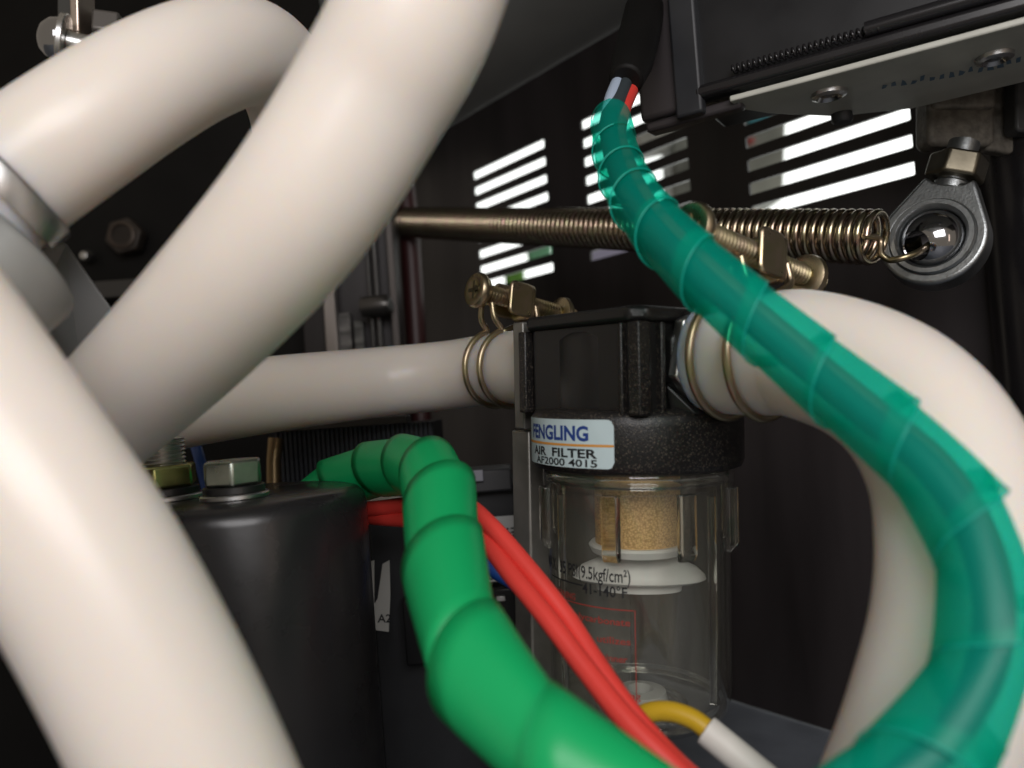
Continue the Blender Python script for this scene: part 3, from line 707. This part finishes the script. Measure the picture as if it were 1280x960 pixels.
p, r = pixpath([(790, 1000, 125.2, 2.2), (788.5, 950, 125.2, 2.2), (791, 922, 125.6, 2.0), (802, 905, 125.6, 1.6)], 0.8); MB().tube(p, r, 12).build('green_stripe', GREENWIRE, ew, smooth=70)
p, r = pixpath([(882, 912, 119.8, 4.6), (910, 935, 118, 4.6), (950, 968, 115.5, 4.6), (1010, 1018, 112.5, 4.6)], 0.8); MB().tube(p, r, 24).build('sleeve', SLEEVE, ew, bevel=0.2)
cable('blue cable behind the red cables beside the white labels', [(560, 670, 195, 3.2), (590, 690, 186, 3.2), (615, 712, 180, 3.2), (650, 735, 178, 3.2), (690, 770, 180, 3.2)], BLUE)
cable('blue cable rising behind the hex bolts', [(262, 625, 200, 2.8), (256, 600, 200, 2.8), (250, 575, 200, 2.8), (243, 552, 203, 2.8)], BLUE)

# ------------------------------------------------------------------ black cylinder with bolts
cc = P(298, 618, 150); ztop = cc.z
can = thing('black_cylinder', 'black painted cylinder with bolted top at lower left', 'cylinder', Vector((cc.x, cc.y, 0)))
Rk = 24.0
MB().lathe([(0, ztop), (Rk-3.2, ztop), (Rk-1.6, ztop-0.4), (Rk-0.5, ztop-1.5), (Rk, ztop-3.2), (Rk+0.1, 0.2), (0, 0.2)], 96, Frame((cc.x, cc.y, 0))).build('drum', mat('black_drum_paint', (0.015, 0.0145, 0.015), rough=0.28, rvar=0.09, vscale=70, spec=0.45, bump=0.06, bscale=700), can, smooth=45)
def hex_bolt(name, label, px, py, d, R, hgt, m, extra=None):
    c = P(px, py, d); c.z = ztop
    t = thing(name, label, 'bolt', c)
    f = Frame(c)
    MB().lathe([(0, 0.02), (R*1.12, 0.02), (R*1.12, 1.0), (0, 1.0)], 40, f).build('washer', STEEL, t, bevel=0.2)
    MB().lathe([(0, 1.02), (R*0.98, 1.02), (R*0.98, 2.4), (0, 2.4)], 40, f).build('spring_washer', mat('dark_spring_steel', (0.06, 0.06, 0.06), rough=0.4, metal=0.8), t, bevel=0.15)
    pr = ngon(R*1.0, 6, math.radians(-14))
    MB().prism(pr, 2.45, 2.45+hgt, f).build('hex_head', m, t, bevel=0.55, seg=3)
    return t, f
GZ = mat('greenish_zinc', (0.42, 0.46, 0.40), rough=0.30, metal=1, var=0.15, vscale=240, rvar=0.1, bump=0.08, bscale=900)
hex_bolt('hex_bolt', 'zinc hex bolt with washers on top of the black cylinder', 293, 612, 143, 5.5, 4.6, GZ)
t, f = hex_bolt('hex_nut', 'yellow zinc hex nut with threaded stud beside the blurred hose', 200, 610, 150, 7.2, 4.2, mat('yellow_green_zinc', (0.50, 0.52, 0.22), rough=0.25, metal=1, var=0.15, vscale=200))
pr = [(0, 6)]; z = 6.0
while z < 11.5: pr += [(4.6, z), (5.0, z+0.35)]; z += 0.75
MB().lathe(pr+[(0, z)], 30, f).build('threaded_stud', STEEL, t, smooth=20)

# ------------------------------------------------------------------ metal fitting at left
fx = thing('metal_fitting', 'grey metal collar fitting on the arching hose at the left edge', 'fitting', P(10, 400, 97))
ax = (P(-70, 288, 109) - P(95, 166, 116)).normalized()
pf = frame_z(P(24, 216, 113.5), ax)
MB().lathe([(9.4, 1.0), (10.2, 1.0), (10.6, 1.6), (10.6, 4.6), (9.4, 4.6)], 64, pf, closed_profile=True).build('ferrule_band', STEEL, fx, smooth=35)
ax2 = (P(-62, 352, 106) - P(10, 298, 111)).normalized()
p2 = frame_z(P(16, 316, 113), ax2)
MB().lathe([(0, 0.2), (6, 0.2), (10.0, 0.0), (10.9, 0.5), (11.2, 1.4), (11.2, 40), (0, 40)], 72, p2).build('collar', FITTING, fx, smooth=35)
p3 = P(96, 372, 116)
MB().add([P(56, 290, 126), P(84, 306, 128), P(140, 386, 132), P(100, 445, 132), P(60, 475, 128), P(30, 400, 124), P(56, 290, 131), P(84, 306, 133), P(140, 386, 137), P(100, 445, 137), P(60, 475, 133), P(30, 400, 129)],
         [(0, 1, 2, 3, 4, 5), (11, 10, 9, 8, 7, 6)] + [(i, (i+1) % 6, 6+(i+1) % 6, 6+i) for i in range(6)]).build('support_plate', mat('dull_grey_plate', (0.17, 0.17, 0.165), rough=0.45, metal=0.3), fx, bevel=0.4, smooth=0)

# bolt and lug at the top left
tb = thing('bolted_lug', 'bright metal lug with domed bolt in the top left corner', 'bolted lug', P(90, 60, 132))
bx = frame_z(P(46, 44, 138), IR*1.0 + FV*0.35 - IU*0.12)
MB().lathe([(0, 0), (1.2, 0.1), (2.6, 0.8), (3.6, 2.0), (3.9, 3.2), (3.9, 3.6), (0, 3.6)], 28, bx).build('bolt_head', CHROME, tb)
MB().lathe([(0, 3.7), (4.8, 3.7), (4.8, 4.8), (0, 4.8)], 28, bx).build('washer', STEEL, tb, bevel=0.2)
MB().lathe([(0, 4.9), (2.0, 4.9), (2.0, 12), (0, 12)], 20, bx).build('shank', STEEL, tb)
q = Frame(P(86, 26, 145), IR, IU, FV)
MB().prism([(-2.2, -9), (1.6, -9), (1.6, 12), (-2.2, 12)], 0, 2, q).build('lug_back', mat('dark_lug', (0.09, 0.09, 0.085), rough=0.4, metal=0.8), tb, bevel=0.3)
MB().prism([(1.9, -3.4), (3.5, -3.4), (3.2, 12), (1.6, 12)], -3, 3, q).build('lug_strip', mat('warm_steel', (0.62, 0.52, 0.44), rough=0.35, metal=1, var=0.15, vscale=200), tb, bevel=0.3)
MB().prism([(2.0, -8), (3.9, -8), (3.9, -3.6), (2.0, -3.6)], -2.6, 3, q).build('lug_foot', ZINC, tb, bevel=0.3)
MB().prism(ngon(4.0, 6, 0.3), 0, 4.5, frame_z(P(118, 38, 146), IR*1.0 + FV*0.35)).build('nut', mat('dark_nut', (0.12, 0.11, 0.10), rough=0.5, metal=0.7), tb, bevel=0.4)

# ------------------------------------------------------------------ machinery behind
def wbox(x0, x1, y0, y1, d, depth, yaw=0.0):
    """box standing upright in the cabinet, its front centred on the photo ray at depth d"""
    c = P((x0+x1)/2, (y0+y1)/2, d); w = (x1-x0)/F_PX*d; h = (y1-y0)/F_PX*d
    cs, sn = math.cos(yaw), math.sin(yaw)
    f = Frame(c, (cs, sn, 0), (-sn, cs, 0), (0, 0, 1))
    return c, w, h, f
mach = thing('machine_housing', 'black machine housing in the dark behind the hoses at left', 'housing', Vector((P(150, 300, 340).x, 400, 0)))
c, w, h, f = wbox(-420, 452, -260, 815, 330, 60)
MB().box((0, 30, 0), (w, 60, h), f).build('housing_body', DEEPBLACK, mach, bevel=1.5)
c, w, h, f = wbox(-330, 340, 660, 1250, 190, 60)
MB().box((0, 30, 0), (w, 60, h), f).build('dark_fill_block', DEEPBLACK, mach, bevel=1.5)  # black block added to keep the lower left corner dark
c2 = P(162, 298, 326)
MB().prism(ngon(8.0, 6, 0.2), 0, 6, frame_z(c2, (0, -1, 0))).build('hex_plug', mat('dim_brown_plug', (0.04, 0.032, 0.026), rough=0.5, metal=0.4), mach, bevel=1.0)
MB().lathe([(0, 6), (3.2, 6), (3.8, 5.2), (5.6, 5.2), (5.6, 7), (4.6, 7.6), (4.0, 7)], 24, frame_z(c2, (0, -1, 0))).build('plug_ring', mat('dim_brown_ring', (0.07, 0.052, 0.04), rough=0.5, metal=0.4), mach)
MB().lathe([(0, 4), (1.6, 3.6), (2.6, 2.2), (2.8, 0), (0, 0)], 20, frame_z(P(110, 321, 326), (0, -1, 0))).build('small_screw', STEEL, mach)
c, w, h, f = wbox(60, 330, 346, 368, 318, 8)
MB().box((0, 5, 0), (w, 10, h), f).build('cross_rail', mat('dark_rail', (0.035, 0.032, 0.028), rough=0.5), mach, bevel=0.6)

col = thing('metal_column', 'dim metal column with bright strip between diagonal hose and spring end', 'column', Vector((P(460, 400, 300).x, 300, 0)))
def bar(x0, x1, y0, y1, d, dep, name, m, bev=0.4):
    c, w, h, f = wbox(x0, x1, y0, y1, d, dep)
    return MB().box((0, dep/2, 0), (w, dep, h), f).build(name, m, col, bevel=bev)
bar(380, 500, 200, 640, 306, 14, 'back_plate', BLACKPAINT)
bar(411, 426, 330, 640, 296, 4, 'bright_strip', mat('dull_bright_strip', (0.30, 0.27, 0.25), rough=0.42, metal=0.8, var=0.2, vscale=120, stretch=(1, 1, 0.1)))
bar(430, 446, 390, 640, 300, 3, 'grey_strip', mat('scratched_grey', (0.13, 0.125, 0.12), rough=0.4, metal=0.6, var=0.5, vscale=150, stretch=(1, 1, 3)))
bar(449, 462, 400, 640, 300, 3, 'grey_strip', mat('scratched_grey_dark', (0.10, 0.10, 0.095), rough=0.4, metal=0.6, var=0.5, vscale=160, stretch=(1, 1, 3)))
bar(467, 471, 280, 640, 298, 4, 'thin_rod', mat('dull_rod', (0.08, 0.078, 0.075), rough=0.35, metal=0.8))
bar(475, 480, 270, 640, 298, 4, 'thin_rod', mat('dull_rod_dark', (0.08, 0.078, 0.075), rough=0.35, metal=0.8))
bar(493, 502, 270, 640, 298, 5, 'dull_strip', mat('dull_brown_strip', (0.08, 0.07, 0.065), rough=0.45, metal=0.6))
MB().lathe([(0, 0), (4, 0), (4, 9), (2.5, 11), (0, 11)], 24, frame_z(P(455, 384, 296), Vector((1, -0.3, 0)))).build('round_knob', mat('dull_knob', (0.10, 0.095, 0.09), rough=0.35, metal=0.8), col)
post = MB().tube([P(501, 200, 352), P(511, 280, 350), P(521, 440, 348), P(533, 640, 345)], 4.6, 20).build('red_post', mat('dark_red_paint', (0.045, 0.012, 0.012), rough=0.45), smooth=60)
tag(post, 'dark red upright post where the spring ends', 'post')

# ribbed block under the left hose
rb = thing('ribbed_block', 'dark ribbed block under the horizontal hose', 'heat sink', Vector((P(445, 570, 225).x, 225, P(445, 640, 225).z)))
c, w, h, f = wbox(346, 545, 534, 660, 226, 30)
MB().box((0, 16, 0), (w, 30, h), f).build('block_core', DARKPLASTIC, rb)
nr = 34
rib = None
for i in range(nr):
    x = -w/2 + w*(i+0.5)/nr
    if rib is None:
        rib = MB().box((x, 0.4, 0), (w/nr*0.6, 1.4, h), f).build('fin', mat('dull_blue_grey_fin', (0.05, 0.055, 0.068), rough=0.42, metal=0.4, var=0.2, vscale=300), rb); x_first = x
    else:
        o = rib.copy(); COL.objects.link(o); o.parent = rb; o.location = rib.location + Vector((x-x_first, 0, 0))*MM
MB().box((-w*0.08, 2, h/2+1.2), (w*0.86, 10, 2.2), f).build('top_strip', mat('dull_top_strip', (0.09, 0.085, 0.08), rough=0.4, metal=0.5), rb, bevel=0.3)
# brass terminal behind the bolts
tm = tag(MB().tube([P(345, 548, 215), P(342, 575, 214), P(343, 625, 213)], [2.2, 2.0, 2.2], 16).build('brass_terminal', mat('dull_brass', (0.25, 0.18, 0.10), rough=0.35, metal=1)), 'small brass coloured terminal behind the hex bolt', 'terminal')

# contactor behind the green harness
ct = thing('contactor', 'dark contactor box with white labels behind the green harness', 'contactor', Vector((P(555, 760, 205).x, 205, 0)))
c, w, h, f = wbox(470, 668, 612, 1040, 208, 30)
MB().box((0, 16, 0), (w, 30, h), f).build('case', DARKPLASTIC, ct, bevel=0.8)
c, w, h, f = wbox(560, 640, 588, 616, 204, 14)
MB().box((0, 7, 0), (w, 14, h), f).build('top_module', mat('grey_module', (0.05, 0.05, 0.053), rough=0.45), ct, bevel=0.6)
c, w, h, f = wbox(585, 604, 588, 602, 202.5, 2)
MB().box((0, 0.6, 0), (w, 1.6, h), f).build('clip', mat('pale_clip', (0.30, 0.30, 0.34), rough=0.4), ct, bevel=0.2)
c, w, h, f = wbox(505, 600, 745, 830, 203, 6)
MB().box((0, 3, 0), (w, 6, h), f).build('front_step', BLACKPLASTIC, ct, bevel=0.6)
c, w, h, f = wbox(615, 652, 735, 800, 203.5, 6)
MB().box((0, 3, 0), (w, 6, h), f).build('terminal_block', BLACKPLASTIC, ct, bevel=0.6)
c, w, h, f = wbox(620, 632, 745, 752, 203.0, 2)
MB().box((0, 0.6, 0), (w, 1.4, h), f).build('terminal_screw', STEEL, ct, bevel=0.2)
def flat_text(txt, f, x, z, height, m, parent, flip=False, y=-0.15):
    pts, fs = text_mesh(txt, height, None, 0.012); s = -1 if flip else 1
    MB().add([f(x+s*a, y, z+s*b) for a, b in pts], fs).build('lettering', m, parent, smooth=0)
c, w, h, f = wbox(596, 647, 646, 684, 206.5, 1)
lb = MB().box((0, 0.4, 0), (w, 0.5, h), f).build('label', PAPER, ct); flat_text('E9322', f, 5.0, 0.9, 2.4, INK, lb, True)
for i in range(16):
    MB().box((-4.6+i*0.62, 0.08, -1.9), (random.choice((0.18, 0.28, 0.4)), 0.1, 3.0), f).build('bar', INK, lb, smooth=0)
c, w, h, f = wbox(592, 624, 694, 728, 206.5, 1)
lb = MB().box((0, 0.4, 0), (w, 0.5, h), f).build('label', PAPER, ct); flat_text('20', f, 1.6, -0.6, 2.4, INK, lb, True)
for k, pts in enumerate((((462, 702), (468, 700), (468, 760), (462, 770)), ((478, 705), (487, 700), (488, 745), (486, 790), (470, 788), (462, 765), (472, 748)))):
    a = [P(x, y, 192) for x, y in pts]; b = [P(x, y, 193) for x, y in pts]; m = len(a)
    tg = MB().add(a+b, [tuple(range(m)), tuple(range(2*m-1, m-1, -1))] + [(i, (i+1) % m, m+(i+1) % m, m+i) for i in range(m)]).build('wire_tag', mat('dull_white_tag%d' % k, (0.50, 0.49, 0.46), rough=0.5), ct, smooth=0, bevel=0.15)
    if k:
        ff = Frame(P(472, 778, 191.8), IR, FV, IU); flat_text('A2', ff, 0, 0, 2.0, INK, tg, y=0)
tag(MB().tube([P(440, 632, 196), P(480, 630, 190), P(520, 632, 186), P(560, 640, 184)], 2.0, 14).build('cable', mat('cream_sheath', (0.5, 0.48, 0.42), rough=0.5)), 'short cream cable just above the red cables behind the green harness', 'cable')

# ------------------------------------------------------------------ what the slots let through
def slab(name, pts, d, thick, m, parent):
    a = [P(x, y, d) for x, y in pts]; b = [q + FV*thick for q in a]; k = len(a)
    return MB().add(a+b, [tuple(range(k)), tuple(range(2*k-1, k-1, -1))] + [(i, (i+1) % k, k+(i+1) % k, k+i) for i in range(k)]).build(name, m, parent, smooth=0, bevel=4)
SKY = bpy.data.materials.new('bright_sky'); SKY.use_nodes = True
_b = SKY.node_tree.nodes['Principled BSDF']; _b.inputs['Base Color'].default_value = (0, 0, 0, 1); _b.inputs['Specular IOR Level'].default_value = 0
_b.inputs['Emission Color'].default_value = (0.97, 1.0, 0.96, 1); _b.inputs['Emission Strength'].default_value = 1.7
vs = []; fs = []
for i in range(25):                              # curved backdrop beyond the cabinet
    t = math.radians(-10+110*i/24)
    for z in (-900, 2400): vs.append(Vector((math.cos(t)*2600, math.sin(t)*2600, z)))
for i in range(24): fs.append((2*i, 2*i+2, 2*i+3, 2*i+1))
struct(MB().add(vs, fs).build('sky', SKY))
G1 = mat('outside_grey', (0.22, 0.24, 0.22), rough=0.6, var=0.5, vscale=25)
outs = thing('distant_machine', 'blurred grey machine with teal and red marks beyond the right slots', 'machine', P(900, 330, 900))
slab('frame_post', [(838, 100), (872, 90), (874, 330), (842, 330)], 880, 60, G1, outs)
slab('frame_arm', [(790, 160), (842, 140), (842, 178), (800, 188)], 860, 50, mat('outside_pale', (0.42, 0.44, 0.42), rough=0.6, var=0.4, vscale=30), outs)
slab('panel', [(925, 120), (985, 110), (980, 250), (930, 250)], 900, 60, mat('outside_panel', (0.36, 0.39, 0.36), rough=0.6, var=0.35, vscale=14), outs)
slab('teal_cover', [(936, 138), (962, 132), (964, 152), (938, 158)], 890, 12, mat('outside_teal', (0.06, 0.28, 0.36), rough=0.5), outs)
slab('red_lamp', [(933, 172), (945, 169), (945, 178), (934, 180)], 890, 10, mat('outside_red', (0.35, 0.06, 0.06), rough=0.5), outs)
gp = thing('green_sign', 'blurred light green panel beyond the lower left slots', 'panel', P(650, 370, 800))
slab('green_face', [(630, 338), (655, 328), (657, 362), (632, 366)], 800, 20, mat('outside_green', (0.16, 0.42, 0.06), rough=0.6, var=0.2, vscale=30), gp)
slab('teal_face', [(657, 300), (690, 300), (690, 324), (660, 326)], 810, 20, mat('outside_mint', (0.20, 0.52, 0.32), rough=0.6, var=0.2, vscale=30), gp)
tag(slab('lavender_panel', [(725, 296), (792, 290), (792, 340), (727, 345)], 820, 20, mat('outside_lavender', (0.50, 0.50, 0.72), rough=0.6), None), 'blurred lavender panel beyond the middle slots', 'panel')
for o in bpy.data.objects:
    if 'w' in o: del o['w']
